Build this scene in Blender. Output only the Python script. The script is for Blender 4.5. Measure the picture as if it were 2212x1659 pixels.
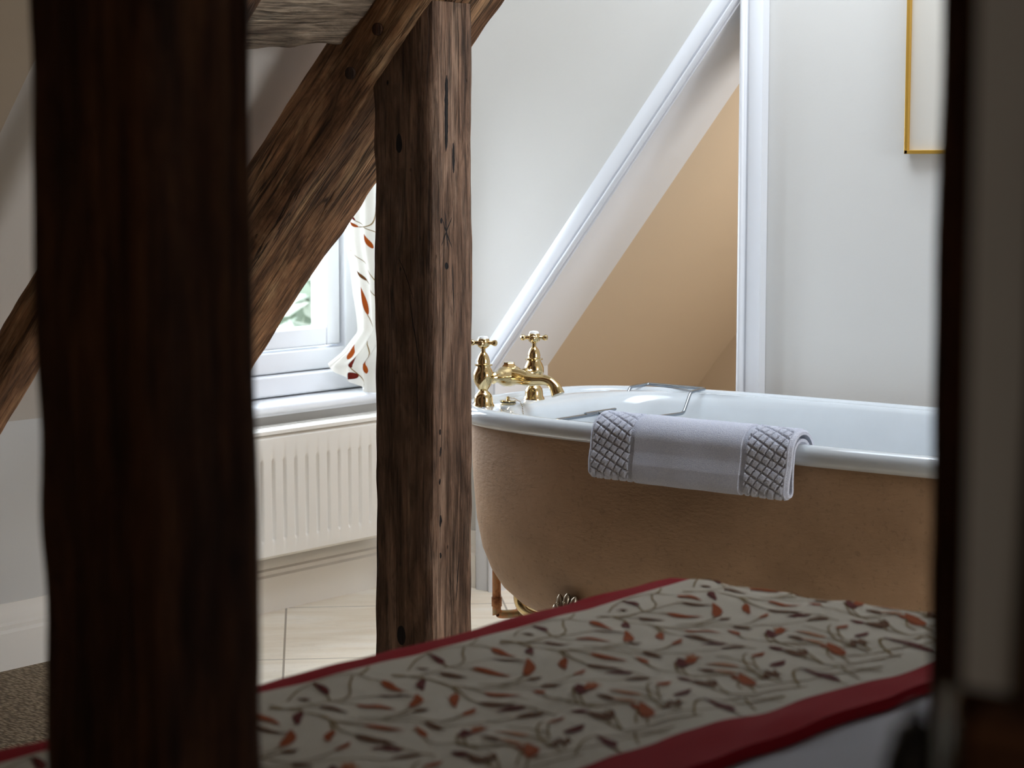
import bpy, bmesh, math, random
from mathutils import Vector, Matrix, noise
random.seed(4)
S = bpy.context.scene
for o in list(bpy.data.objects): bpy.data.objects.remove(o)
C = S.collection
# ---------------------------------------------------------------- camera (eye 1.135 m, long lens, tipped a little down)
H = 1.135; PITCH = math.atan(479.5/4500); YAW = math.radians(39.4)
cd = bpy.data.cameras.new('camera'); cam = bpy.data.objects.new('camera', cd); C.objects.link(cam)
cam.location = (0, 0, H); cam.rotation_euler = (math.pi/2-PITCH, 0, YAW)
cd.sensor_width = 36; cd.lens = 36*4500/2212; cd.clip_start = .05; cd.clip_end = 200
cd.dof.use_dof = True; cd.dof.focus_distance = 4.35; cd.dof.aperture_fstop = 7.0; cd.dof.aperture_blades = 9
S.camera = cam
# ---------------------------------------------------------------- world and lights
W = bpy.data.worlds.new('world'); S.world = W; W.use_nodes = True
bg = W.node_tree.nodes['Background']; bg.inputs[0].default_value = (.78, .88, 1, 1); bg.inputs[1].default_value = 6.0
def area(name, loc, rot, sx, sy, e, col):
    l = bpy.data.lights.new(name, 'AREA'); l.shape = 'RECTANGLE'; l.size = sx; l.size_y = sy; l.energy = e; l.color = col
    o = bpy.data.objects.new(name, l); C.objects.link(o); o.location = loc; o.rotation_euler = rot; return o
R90 = math.pi/2
area('daylight_dormer_window', (-4.38, 3.7, 1.60), (0, -R90+.35, 0), 1.8, 1.4, 225, (.79, .885, 1))
area('overhead_fill', (-2.35, 3.65, 2.40), (0, math.radians(28), 0), .9, .7, 9.5, (.84, .915, 1))  # added fill over the bath, source out of view
area('bedroom_ceiling_light', (.9, -.5, 2.3), (0, 0, 0), .35, .35, 4, (1, .93, .85))  # added weak fill for the camera side, no lamp seen there
area('daylight_side_window', (1.72, 3.15, 1.45), (0, R90, 0), 1.0, 1.0, 46, (.92, .95, 1))  # added fill from the right, out of view
area('recess_fill', (-2.22, 4.82, 1.15), (0, R90, 0), 1.3, .55, 7.5, (1, .97, .93))  # added hidden fill that brightens the tan recess
S.view_settings.view_transform = 'Standard'; S.view_settings.look = 'None'; S.view_settings.gamma = 1
S.view_settings.use_curve_mapping = False; S.view_settings.exposure = 0.0
# ---------------------------------------------------------------- material helpers
def s2l(c): return tuple((x/12.92 if x <= .04045 else ((x+.055)/1.055)**2.4) for x in [v/255 for v in c])+(1,)
class NT:
    def __init__(s, name):
        s.m = bpy.data.materials.new(name); s.m.use_nodes = True; s.t = s.m.node_tree
        s.b = s.t.nodes['Principled BSDF']; s.out = s.t.nodes['Material Output']
    def n(s, ty, ins=None, **kw):
        nd = s.t.nodes.new(ty)
        for k, v in kw.items(): setattr(nd, k, v)
        for k, v in (ins or {}).items():
            if isinstance(v, bpy.types.NodeSocket): s.t.links.new(v, nd.inputs[k])
            else: nd.inputs[k].default_value = v
        return nd
    def l(s, a, b): s.t.links.new(a, b)
    def coord(s, sc=(1, 1, 1), rot=(0, 0, 0), kind='Object'):
        tc = s.n('ShaderNodeTexCoord')
        return s.n('ShaderNodeMapping', {'Vector': tc.outputs[kind], 'Scale': sc, 'Rotation': rot}).outputs[0]
    def noise(s, vec, scale, detail=4, rough=.55, dist=0):
        return s.n('ShaderNodeTexNoise', {'Vector': vec, 'Scale': scale, 'Detail': detail, 'Roughness': rough, 'Distortion': dist}).outputs['Fac']
    def ramp(s, fac, stops, interp='LINEAR'):
        r = s.n('ShaderNodeValToRGB', {'Fac': fac}); e = r.color_ramp; e.interpolation = interp
        while len(e.elements) < len(stops): e.elements.new(.5)
        for el, (p, c) in zip(e.elements, stops): el.position = p; el.color = c if len(c) == 4 else tuple(c)+(1,)
        return r.outputs[0]
    def mix(s, fac, a, b, mode='MIX'):
        m = s.n('ShaderNodeMix', data_type='RGBA', blend_type=mode)
        for i, v in ((0, fac), (6, a), (7, b)):
            if isinstance(v, bpy.types.NodeSocket): s.l(v, m.inputs[i])
            else: m.inputs[i].default_value = v
        return m.outputs[2]
    def math(s, op, a, b=0.0):
        m = s.n('ShaderNodeMath', operation=op)
        for i, v in ((0, a), (1, b)):
            if isinstance(v, bpy.types.NodeSocket): s.l(v, m.inputs[i])
            else: m.inputs[i].default_value = v
        return m.outputs[0]
    def bump(s, h, strength=.3, dist=.01):
        b = s.n('ShaderNodeBump', {'Height': h, 'Strength': strength, 'Distance': dist}); s.l(b.outputs[0], s.b.inputs['Normal'])
    def fin(s, col=None, rough=.5, metal=0, **kw):
        if col is not None:
            if isinstance(col, bpy.types.NodeSocket): s.l(col, s.b.inputs['Base Color'])
            else: s.b.inputs['Base Color'].default_value = col
        if isinstance(rough, bpy.types.NodeSocket): s.l(rough, s.b.inputs['Roughness'])
        else: s.b.inputs['Roughness'].default_value = rough
        s.b.inputs['Metallic'].default_value = metal
        for k, v in kw.items(): s.b.inputs[k.replace('_', ' ')].default_value = v
        return s.m
def G(v): return (v, v, v, 1)
def paint(name, rgb, rough=.6, b=.06, sc=60):
    t = NT(name); v = t.coord(); c = s2l(rgb)
    n = t.noise(v, 3, 3); col = t.mix(n, tuple(x*.96 for x in c[:3])+(1,), c)
    t.bump(t.noise(v, sc, 4, .6), b, .004); return t.fin(col, rough)
def plain(name, rgb, rough=.5, metal=0, **kw):
    t = NT(name); v = t.coord(); c = s2l(rgb)
    return t.fin(t.mix(t.noise(v, 25, 3), tuple(x*.93 for x in c[:3])+(1,), c), rough, metal, **kw)
def wood(name, dark, mid, light, hole=.5, seed=0., cr=.5, marks=()):
    t = NT(name)
    v1 = t.coord((11, 11, 2.0)); v2 = t.coord((150, 150, 7)); v3 = t.coord((30, 30, 1.6)); v0 = t.coord((3.2, 3.2, 1.8)); v4 = t.coord((1, 1, .55)); v5 = t.coord((38, 38, 9))
    a = t.noise(v1, 1.0, 8, .68, .9); g = t.noise(v2, 1.0, 4, .65, .4); k = t.noise(v3, 1.0, 4, .6, 1.0); big = t.noise(v0, 2.0, 5, .65); md = t.noise(v5, 1.0, 5, .65, 1.2)
    base = t.ramp(a, [(.34, s2l(dark)), (.5, s2l(mid)), (.66, s2l(light))])
    base = t.mix(t.ramp(big, [(.40, G(.0)), (.62, G(.8))]), base, t.mix(.55, base, s2l(dark)))
    base = t.mix(.7, base, t.ramp(md, [(.34, G(.5)), (.5, G(1)), (.66, G(1.25))]), 'MULTIPLY')
    fg = t.ramp(g, [(.34, G(.22)), (.46, G(.85)), (.56, G(1.0)), (.70, G(1.55))])
    col = t.mix(.8, base, fg, 'MULTIPLY')
    crack = t.ramp(k, [(.455, G(1)), (.492, G(.18)), (.508, G(.18)), (.545, G(1))])
    cm = t.noise(v0, 1.3, 2); cmask = t.ramp(cm, [(.45, G(0)), (.58, G(1))])
    crk = t.mix(cmask, G(1), crack); col = t.mix(cr, col, crk, 'MULTIPLY')
    vo = t.n('ShaderNodeTexVoronoi', {'Vector': v4, 'Scale': 26.0, 'Randomness': 1.0})
    hl = t.ramp(vo.outputs['Distance'], [(.055, G(0)), (.10, G(1))]); hm = t.ramp(t.noise(v4, 5, 2), [(.50, G(1)), (.54, G(0))])
    k2 = t.noise(t.coord((75, 75, 3.0)), 1.0, 4, .6, .8); ck2 = t.mix(t.ramp(t.noise(t.coord((5, 5, 2.5)), 1.2, 3), [(.42, G(0)), (.56, G(1))]), G(1), t.ramp(k2, [(.33, G(.12)), (.40, G(1))]))
    col = t.mix(cr, col, ck2, 'MULTIPLY'); crk = t.mix(1.0, crk, ck2, 'MULTIPLY')
    hole_m = t.mix(hm, hl, G(1)); col = t.mix(hole, col, hole_m, 'MULTIPLY')
    if marks:
        sp = t.n('ShaderNodeSeparateXYZ', {0: t.coord()}); wv = t.math('MULTIPLY', t.math('SUBTRACT', t.noise(t.coord((1, 1, 1)), 45, 3), .5), .008); tot = None
        for face, u0, w0, ru, rw, sl in marks:     # face x: on the +X side, face y: on the -Y side
            uu = sp.outputs[1 if face == 'x' else 0]; gate = t.math('GREATER_THAN', sp.outputs[0], .066) if face == 'x' else t.math('LESS_THAN', sp.outputs[1], -.05)
            dz = t.math('SUBTRACT', sp.outputs[2], w0); du = t.math('ADD', t.math('SUBTRACT', t.math('SUBTRACT', uu, u0), t.math('MULTIPLY', dz, sl)), wv if ru > .002 else t.math('MULTIPLY', wv, .5))
            q = t.math('ADD', t.math('POWER', t.math('ABSOLUTE', t.math('DIVIDE', du, ru)), 2.0), t.math('POWER', t.math('ABSOLUTE', t.math('DIVIDE', dz, rw)), 2.0))
            k_ = t.math('MULTIPLY', t.math('LESS_THAN', q, 1.0), gate); tot = k_ if tot is None else t.math('MAXIMUM', tot, k_)
        col = t.mix(tot, col, s2l((26, 22, 22)))
    hgt = t.math('ADD', t.math('MULTIPLY', g, .5), t.math('MULTIPLY', t.math('ADD', t.n('ShaderNodeRGBToBW', {0: crk}).outputs[0], t.n('ShaderNodeRGBToBW', {0: hole_m}).outputs[0]), .6))
    t.bump(t.math('ADD', hgt, t.math('MULTIPLY', md, .5)), .9, .007)
    return t.fin(col, .72, Specular_IOR_Level=.25)
M = {}
M['oak'] = wood('aged_oak', (38, 26, 20), (84, 60, 45), (126, 96, 74))
M['oak_post'] = wood('aged_oak_post', (76, 56, 43), (132, 102, 82), (168, 138, 116), .95, marks=[('x', -.020, 1.235, .0055, .070, 0), ('x', -.020, 1.20, .0042, .045, 0), ('x', .001, 1.143, .0042, .030, 0),
    ('x', -.020, 1.00, .0018, .040, -.12), ('x', -.020, .998, .0016, .028, .55), ('x', -.019, .995, .0015, .030, -.5), ('x', -.020, .93, .0045, .007, 0), ('x', -.036, 1.02, .003, .006, 0), ('x', -.002, .885, .0014, .05, -.05),
    ('x', -.041, .60, .003, .006, 0), ('x', -.040, .56, .0028, .010, 0), ('x', -.041, .50, .0026, .006, 0), ('x', -.039, .42, .003, .012, 0), ('x', -.040, .35, .0026, .006, 0), ('x', .012, .30, .0016, .05, .1),
    ('y', .009, .905, .0011, .042, -.48), ('y', .030, .80, .0013, .075, -.20), ('y', .037, .68, .0011, .06, -.03), ('y', -.008, 1.172, .008, .019, 0), ('y', -.010, .178, .012, .020, 0)])
M['oak_warm'] = wood('warm_oak', (72, 47, 32), (172, 126, 90), (226, 184, 140), .4, cr=.9)
M['oak_grey'] = wood('grey_weathered_oak', (92, 78, 66), (166, 148, 128), (204, 186, 164), .8, cr=.9)
M['oak_dark'] = wood('dark_stained_oak', (48, 29, 18), (92, 58, 36), (128, 84, 54), .3)
M['wall'] = paint('painted_plaster', (211, 209, 204), .75, .10, 45)
M['wall_warm'] = paint('warm_painted_plaster', (206, 192, 176), .8, .1, 45)
M['tan'] = paint('tan_painted_plaster', (206, 187, 162), .8, .08, 45)
M['ceil'] = paint('ceiling_paint', (214, 206, 196), .8, .1, 40)
M['ceil_shaded'] = paint('shaded_ceiling_paint', (176, 158, 136), .8, .1, 40)  # ceiling paint darkened, standing in for the weak light on that slope
M['white'] = paint('white_gloss_paint', (224, 226, 230), .3, .05, 30)
M['cream'] = paint('cream_skirting_paint', (242, 237, 228), .4, .05, 30)
M['rad'] = paint('radiator_enamel', (238, 234, 226), .35, .01, 30)
M['enamel'] = plain('white_bath_enamel', (208, 214, 218), .08, Coat_Weight=.6, Coat_Roughness=.04)
def brass_m():
    t = NT('polished_brass'); v = t.coord((1, 1, 1))
    return t.fin(t.mix(t.noise(v, 40, 3), s2l((196, 170, 120)), s2l((222, 202, 158))), .09, 1)
M['brass'] = brass_m()
M['chrome'] = plain('chrome_wire', (160, 168, 176), .2, 1)
M['silver'] = plain('tarnished_cast_metal', (170, 158, 138), .35, 1)
M['porcelain'] = plain('white_porcelain', (238, 238, 236), .12)
M['rubber'] = plain('black_rubber', (22, 22, 22), .5)
M['gold'] = plain('gold_frame', (216, 172, 78), .35, .7)
M['paper'] = paint('mounting_paper', (205, 200, 190), .7, .03, 10)
M['red'] = None
def copper_m():
    t = NT('aged_copper'); v = t.coord()
    col = t.ramp(t.noise(v, 22, 5, .65), [(.35, s2l((120, 76, 50))), (.5, s2l((176, 124, 88))), (.65, s2l((150, 140, 110)))])
    return t.fin(col, .35, .9)
M['copper'] = copper_m()
def bathskin():
    t = NT('textured_tan_bath_paint'); v = t.coord(); vs = t.coord((60, 60, 170), (.5, .6, .3))
    a = t.noise(v, 3.2, 5, .62); col = t.ramp(a, [(.3, s2l((152, 121, 92))), (.7, s2l((186, 151, 118)))])
    sp = t.ramp(t.noise(v, 95, 3, .6), [(.33, G(.72)), (.42, G(1))]); col = t.mix(.55, col, sp, 'MULTIPLY')
    t.bump(t.math('ADD', t.noise(vs, 1, 3, .6), t.math('MULTIPLY', t.noise(v, 70, 4, .6), .8)), .35, .004)
    return t.fin(col, .62)
M['bath'] = bathskin()
def tiles():
    t = NT('cream_limestone_tiles'); tc = t.n('ShaderNodeTexCoord')
    mp = t.n('ShaderNodeMapping', {'Vector': tc.outputs['Object'], 'Location': (0.13, 0.0, 0), 'Rotation': (0, 0, math.radians(-45))})
    TS = .56
    sx = t.n('ShaderNodeSeparateXYZ', {0: mp.outputs[0]})
    def line(o, off):
        f = t.math('FRACT', t.math('DIVIDE', t.math('ADD', o, 100*TS+off), TS))
        return t.math('LESS_THAN', t.math('ABSOLUTE', t.math('SUBTRACT', f, .5)), .0045)
    # grout through the measured corner point (-3.775, 3.685)
    c = math.cos(math.radians(-45)); s = math.sin(math.radians(-45))
    px = -3.775*c-3.685*s+.13; py = -3.775*s+3.685*c
    g = t.math('MAXIMUM', line(sx.outputs[0], .5*TS-px), line(sx.outputs[1], .5*TS-py))
    v = t.n('ShaderNodeMapping', {'Vector': mp.outputs[0], 'Scale': (1, 5, 1)}).outputs[0]
    a = t.ramp(t.noise(v, 2.4, 5, .6, 1.2), [(.3, s2l((224, 208, 182))), (.55, s2l((236, 224, 204))), (.75, s2l((242, 234, 220)))])
    vein = t.ramp(t.noise(v, 5, 6, .7, 1.5), [(.485, G(1)), (.5, G(.8)), (.515, G(1))]); a = t.mix(.6, a, vein, 'MULTIPLY')
    col = t.mix(g, a, s2l((150, 138, 120)))
    t.bump(t.math('SUBTRACT', 1.0, g), .4, .002)
    return t.fin(col, .28)
M['tile'] = tiles()
def carpet():
    t = NT('beige_loop_carpet'); v = t.coord((1, 1, 1), (0, 0, .3))
    vo = t.n('ShaderNodeTexVoronoi', {'Vector': t.coord((70, 150, 70), (0, 0, .3)), 'Scale': 1.0})
    col = t.ramp(vo.outputs['Distance'], [(.1, s2l((176, 158, 132))), (.7, s2l((112, 96, 76)))])
    t.bump(t.math('SUBTRACT', 1.0, vo.outputs['Distance']), .8, .006); return t.fin(col, .95)
M['carpet'] = carpet()
def fabric(name, rgb, rough=.85, sc=700, b=.15, wr=.25):
    t = NT(name); v = t.coord(); c = s2l(rgb)
    col = t.mix(t.noise(v, 8, 3), tuple(x*.92 for x in c[:3])+(1,), c)
    t.bump(t.math('ADD', t.noise(v, sc, 2), t.math('MULTIPLY', t.noise(t.coord((3, 14, 3)), 1.2, 3), 6*wr)), b, .002)
    m = t.fin(col, rough, Specular_IOR_Level=.15); return m
M['cream_fab'] = fabric('cream_cotton', (212, 204, 188)); M['red_fab'] = fabric('crimson_band_fabric', (156, 24, 34), .9)
M['sheet'] = fabric('white_cotton_sheet', (196, 196, 202)); M['curt_fab'] = fabric('curtain_cotton', (222, 220, 212))
cb = M['curt_fab'].node_tree
trn = cb.nodes.new('ShaderNodeBsdfTranslucent'); trn.inputs[0].default_value = s2l((240, 236, 226)); mx = cb.nodes.new('ShaderNodeMixShader'); mx.inputs[0].default_value = .18
cb.links.new(cb.nodes['Principled BSDF'].outputs[0], mx.inputs[1]); cb.links.new(trn.outputs[0], mx.inputs[2]); cb.links.new(mx.outputs[0], cb.nodes['Material Output'].inputs[0])
M['leaf_rust'] = fabric('rust_leaf_print', (158, 74, 22)); M['leaf_dark'] = fabric('dark_red_leaf_print', (98, 28, 20))
M['leaf_olive'] = fabric('brown_leaf_print', (104, 66, 34)); M['stem'] = fabric('olive_stem_print', (136, 112, 68)); M['leaf_pale'] = fabric('pale_rust_leaf_print', (182, 130, 96))
def terry():
    t = NT('white_terry_cotton'); v = t.coord(); n = t.noise(v, 520, 4, .7)
    col = t.ramp(n, [(.35, s2l((210, 214, 234))), (.6, s2l((238, 241, 253)))]); t.bump(n, .9, .004)
    return t.fin(col, .95, Sheen_Weight=.4, Specular_IOR_Level=.1)
M['terry'] = terry()
def glass_m():
    t = NT('window_glass')
    tr = t.n('ShaderNodeBsdfTransparent', {'Color': (.96, .98, 1, 1)}); gl = t.n('ShaderNodeBsdfGlossy', {'Roughness': .02})
    fr = t.n('ShaderNodeFresnel', {'IOR': 1.45}); m = t.n('ShaderNodeMixShader', {0: fr.outputs[0], 1: tr.outputs[0], 2: gl.outputs[0]})
    t.l(m.outputs[0], t.out.inputs[0]); return t.m
M['glass'] = glass_m()
M['tumbler'] = plain('clear_glass_tumbler', (238, 240, 228), .04, 0, Transmission_Weight=.85, IOR=1.45)
M['blackgloss'] = plain('black_gloss_lacquer', (16, 15, 15), .12)
M['leaves'] = plain('hedge_leaves', (146, 156, 138), .6); M['leaves2'] = plain('pale_leaves', (190, 194, 178), .6)
M['bark'] = plain('grey_bark', (120, 108, 92), .8); M['brickout'] = paint('outdoor_stone', (168, 160, 150), .9, .3, 12)
# ---------------------------------------------------------------- mesh helpers
class MB:
    def __init__(s): s.v = []; s.f = []; s.mi = []
    def add(s, vs, fs, mi=0):
        n = len(s.v); s.v += [tuple(p) for p in vs]; s.f += [tuple(i+n for i in f) for f in fs]; s.mi += [mi]*len(fs); return s
    def box(s, a, b, mi=0):
        x0, x1 = sorted((a[0], b[0])); y0, y1 = sorted((a[1], b[1])); z0, z1 = sorted((a[2], b[2]))
        return s.add([(x0,y0,z0),(x1,y0,z0),(x1,y1,z0),(x0,y1,z0),(x0,y0,z1),(x1,y0,z1),(x1,y1,z1),(x0,y1,z1)],
                     [(3,2,1,0),(4,5,6,7),(0,1,5,4),(1,2,6,5),(2,3,7,6),(3,0,4,7)], mi)
    def rings(s, rs, caps=True, mi=0, closed=True):
        n = len(rs[0]); vs = [p for r in rs for p in r]; fs = []
        for i in range(len(rs)-1):
            for j in range(n if closed else n-1):
                k = (j+1) % n; fs.append((i*n+j, i*n+k, (i+1)*n+k, (i+1)*n+j))
        if caps: fs.append(tuple(range(n))[::-1]); fs.append(tuple((len(rs)-1)*n+j for j in range(n)))
        return s.add(vs, fs, mi)
    def grid(s, P, mi=0, f=None):
        nu = len(P); nv = len(P[0]); vs = [p for r in P for p in r]
        return s.add(vs, [(i*nv+j, i*nv+j+1, (i+1)*nv+j+1, (i+1)*nv+j) for i in range(nu-1) for j in range(nv-1)], mi)
    def lathe(s, prof, c=(0, 0, 0), axis='Z', n=32, mi=0):
        rs = []
        for r, h in prof:
            ring = []
            for k in range(n):
                a = 2*math.pi*k/n; x, y = r*math.cos(a), r*math.sin(a)
                p = (x, y, h) if axis == 'Z' else ((h, x, y) if axis == 'X' else (y, h, x))
                ring.append((p[0]+c[0], p[1]+c[1], p[2]+c[2]))
            rs.append(ring)
        return s.rings(rs, True, mi)
    def tube(s, pts, r, n=10, mi=0, smooth=0):
        pts = [Vector(p) for p in pts]
        if smooth:
            q = []
            for i in range(len(pts)-1):
                p0 = pts[max(i-1, 0)]; p1 = pts[i]; p2 = pts[i+1]; p3 = pts[min(i+2, len(pts)-1)]
                for k in range(smooth):
                    t = k/smooth
                    q.append(.5*((2*p1)+(p2-p0)*t+(2*p0-5*p1+4*p2-p3)*t*t+(3*p1-p0-3*p2+p3)*t**3))
            q.append(pts[-1]); pts = q
        rs = []; up = None; m = len(pts)
        for i, p in enumerate(pts):
            d = (pts[min(i+1, m-1)]-pts[max(i-1, 0)]).normalized()
            if up is None: up = d.orthogonal().normalized()
            up = (up-d*up.dot(d)).normalized(); w = d.cross(up)
            rr = r[0]+(r[1]-r[0])*i/(m-1) if isinstance(r, tuple) else (r(i/(m-1)) if callable(r) else r)
            rs.append([p+(up*math.cos(a)+w*math.sin(a))*rr for a in [2*math.pi*k/n for k in range(n)]])
        return s.rings(rs, True, mi)
    def ball(s, c, r, n=14, sz=1, mi=0):
        return s.lathe([(max(r*math.sin(math.pi*k/n), 1e-5), -r*sz*math.cos(math.pi*k/n)) for k in range(n+1)], c, 'Z', n*2, mi)
    def build(s, name, mats, parent=None, smooth=True, bevel=0, loc=None):
        me = bpy.data.meshes.new(name)
        o = bpy.data.objects.new(name, me); off = Vector(loc) if loc else Vector((0, 0, 0))
        me.from_pydata([Vector(v)-off for v in s.v], [], s.f); o.location = off
        if not isinstance(mats, (list, tuple)): mats = [mats]
        for m in mats: me.materials.append(m)
        for p, i in zip(me.polygons, s.mi): p.material_index = i; p.use_smooth = smooth
        bm = bmesh.new(); bm.from_mesh(me); bmesh.ops.recalc_face_normals(bm, faces=bm.faces); bm.to_mesh(me); bm.free()
        C.objects.link(o)
        if smooth: me.set_sharp_from_angle(angle=math.radians(40))
        if bevel:
            b = o.modifiers.new('bevel', 'BEVEL'); b.width = bevel; b.segments = 2; b.limit_method = 'ANGLE'; b.angle_limit = math.radians(50)
        if parent: o.parent = parent; o.location = off-parent.location
        return o
def thing(name, label, cat, loc=(0, 0, 0), group=None):
    o = bpy.data.objects.new(name, None); C.objects.link(o); o.location = loc; o.empty_display_size = .1
    o['label'] = label; o['category'] = cat
    if group: o['group'] = group
    return o
def tag(o, label, cat, kind=None, group=None):
    o['label'] = label; o['category'] = cat
    if kind: o['kind'] = kind
    if group: o['group'] = group
    return o
def struct(o, label=None, cat=None):
    o['kind'] = 'structure'
    if label: o['label'] = label; o['category'] = cat or o.name.split('.')[0].split('_')[0]
    return o
# ---------------------------------------------------------------- setting
WX, PY = -3.79, 4.20          # face of the window wall, face of the bath wall
CZ = 2.35                     # flat ceiling
RX = 1.6; BY = -1.3
SL = 1.22                     # roof pitch (rise per metre)
WY0, WY1, WZ0, WZ1 = 3.29, 4.09, .535, 1.25
struct(MB().box((WX-.4, 3.0, -.05), (RX, PY+1.3, 0)).build('floor', M['tile'], smooth=False), 'pale limestone tiles laid on the diagonal in the bathing end', 'floor')
struct(MB().box((WX-.2, BY-.2, -.05), (RX, 3.0, .004)).build('floor', M['carpet'], smooth=False), 'beige loop-pile carpet in front of the tiled area', 'floor')
m = MB(); m.box((WX-.26, BY-.2, 0), (WX, WY0, CZ)); m.box((WX-.26, WY1, 0), (WX, PY+1.25, CZ)); m.box((WX-.26, WY0, 0), (WX, WY1, WZ0-.03)); m.box((WX-.26, WY0, WZ1), (WX, WY1, CZ))
struct(m.build('wall_left', M['wall'], smooth=False), 'cream wall under and around the small dormer window', 'wall')
# bath wall with the sloping-headed opening
XL, XR = -3.49, -2.731; ZL = .592; ZR = ZL+SL*(XR-XL)
def prism(mb, poly, y0, y1, mi=0):
    n = len(poly); mb.add([(x, y0, z) for x, z in poly]+[(x, y1, z) for x, z in poly],
        [tuple(range(n)), tuple(range(n, 2*n))[::-1]]+[(i, i+n, (i+1) % n+n, (i+1) % n) for i in range(n)], mi)
m = MB(); T = .19
prism(m, [(WX-.02, 0), (XL, 0), (XL, CZ), (WX-.02, CZ)], PY, PY+T)
prism(m, [(XL, ZL), (XR, ZR), (XR, CZ), (XL, CZ)], PY, PY+T)
prism(m, [(XR, 0), (RX, 0), (RX, CZ), (XR, CZ)], PY, PY+T)
struct(m.build('wall_back', M['wall'], smooth=False), 'off-white wall behind the bath with the sloping cupboard opening', 'wall')
# recess behind it: tan paint
EY = PY+T+.9
m = MB(); prism(m, [(XL-.4, ZL-SL*.4), (XR+.6, ZR+SL*.6), (XR+.6, ZR+SL*.6+.06), (XL-.4, ZL-SL*.4+.06)], PY+T, EY+.1)
struct(m.build('ceiling', M['tan'], smooth=False), 'tan painted sloping soffit inside the eaves recess', 'ceiling')
m = MB(); m.box((WX-.1, EY, 0), (XR+.7, EY+.06, 2.4)); m.box((XR+.6, PY+T, 0), (XR+.66, EY, 2.4))
struct(m.build('wall_recess', M['tan'], smooth=False), 'tan painted end wall of the eaves recess', 'wall')
# casing swept round the opening
prof = [(0, 0), (0, .030), (.003, .035), (.008, .037), (.013, .035), (.016, .030), (.018, .024), (.021, .022), (.0235, .027), (.028, .0285), (.060, .0285), (.062, .027), (.062, 0)]
def sweep_frame(path, prof, y):
    rs = []; n = len(path)
    for i, p in enumerate(path):
        p = Vector(p); d0 = (p-Vector(path[i-1])).normalized() if i else None; d1 = (Vector(path[i+1])-p).normalized() if i < n-1 else None
        if d0 is None: d0 = d1
        if d1 is None: d1 = d0
        n0 = Vector((-d0.y, d0.x)); n1 = Vector((-d1.y, d1.x)); b = (n0+n1); b = b/(b.dot(n0)) if b.dot(n0) > .05 else n0
        rs.append([(p.x+b.x*o, y-h, p.y+b.y*o) for o, h in prof])
    return rs
m = MB(); m.rings(sweep_frame([(XL, 0), (XL, ZL), (XR, ZR), (XR, 0)], prof, PY-.001), True)
struct(m.build('trim_1', M['white']), 'white moulded architrave around the sloping-headed opening', 'trim')
# reveal lining of the opening (white painted boards)
m = MB(); prism(m, [(XL-.001, 0), (XL+.006, 0), (XL+.006, ZL-.004), (XR, ZR-.008), (XR, ZR+.001), (XL-.001, ZL+.003)], PY-.028, PY+T+.004)
struct(m.build('trim_2', M['white'], smooth=False), 'white lining boards inside the sloping-headed opening', 'trim')
# other walls and ceilings
def wall_x(name, x0, x1, y0, y1, hy0, hy1, hz0, hz1, mat):
    m = MB(); m.box((x0, y0, 0), (x1, hy0, CZ)); m.box((x0, hy1, 0), (x1, y1, CZ)); m.box((x0, hy0, 0), (x1, hy1, hz0)); m.box((x0, hy0, hz1), (x1, hy1, CZ))
    return m.build(name, mat, smooth=False)
struct(MB().box((-.9, 2.42, 0), (RX, 2.54, CZ)).build('wall_side', M['wall_warm'], smooth=False), 'added unseen panel keeping side light off the near posts, outside the frame', 'wall')  # unseen blocker, added to shield the foreground from the side fill
struct(wall_x('wall_right', RX, RX+.12, BY-.2, PY+T, 2.3, 3.5, .9, 2.0, M['wall_warm']), 'plain wall on the far right outside the frame', 'wall')  # opening added to let the side fill through
struct(MB().box((WX-.2, BY-.2, 0), (RX, BY, CZ)).build('wall_near', M['wall_warm'], smooth=False), 'plain wall behind the viewer', 'wall')
m = MB(); m.box((WX-.26, BY-.2, CZ), (RX+.1, 3.25, CZ+.1)); m.box((WX-.26, 4.1, CZ), (RX+.1, PY+1.3, CZ+.1)); m.box((WX-.26, 3.25, CZ), (-3.0, 4.1, CZ+.1)); m.box((-1.6, 3.25, CZ), (RX+.1, 4.1, CZ+.1))  # gap left open for the added overhead fill
struct(m.build('ceiling', M['ceil'], smooth=False), 'flat plaster ceiling above the bath end', 'ceiling')
def slope_ceiling(zs, y0, y1, mat, label):
    xt = WX+(CZ-zs)/SL; m = MB(); prism(m, [(WX, zs), (xt, CZ), (WX, CZ)], y0, y1)
    return struct(m.build('ceiling', mat, smooth=False), label, 'ceiling')
slope_ceiling(.40, BY, 2.36, M['ceil_shaded'], 'lower sloping plaster ceiling at the top left corner')
slope_ceiling(.56, 2.36, 3.255, M['ceil'], 'sloping plaster ceiling above the slanting rafters')
def skirting(name, a, b, out, mat, label):
    pr = [(0, 0), (.020, 0), (.020, .088), (.014, .094), (.015, .104), (.009, .109), (.011, .122), (.005, .132), (.003, .152), (0, .152)]
    m = MB(); m.rings([[(p[0]+out[0]*o, p[1]+out[1]*o, z) for o, z in pr] for p in (a, b)], True)
    return struct(m.build(name, mat), label, 'baseboard')
skirting('baseboard_left', (WX, BY), (WX, PY), (1, 0), M['cream'], 'cream moulded skirting board under the radiator')
skirting('baseboard_back', (WX, PY), (XL-.07, PY), (0, -1), M['cream'], 'short skirting board between the corner and the opening')
skirting('baseboard_right', (XR+.07, PY), (RX, PY), (0, -1), M['cream'], 'skirting board behind the bath')
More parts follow.
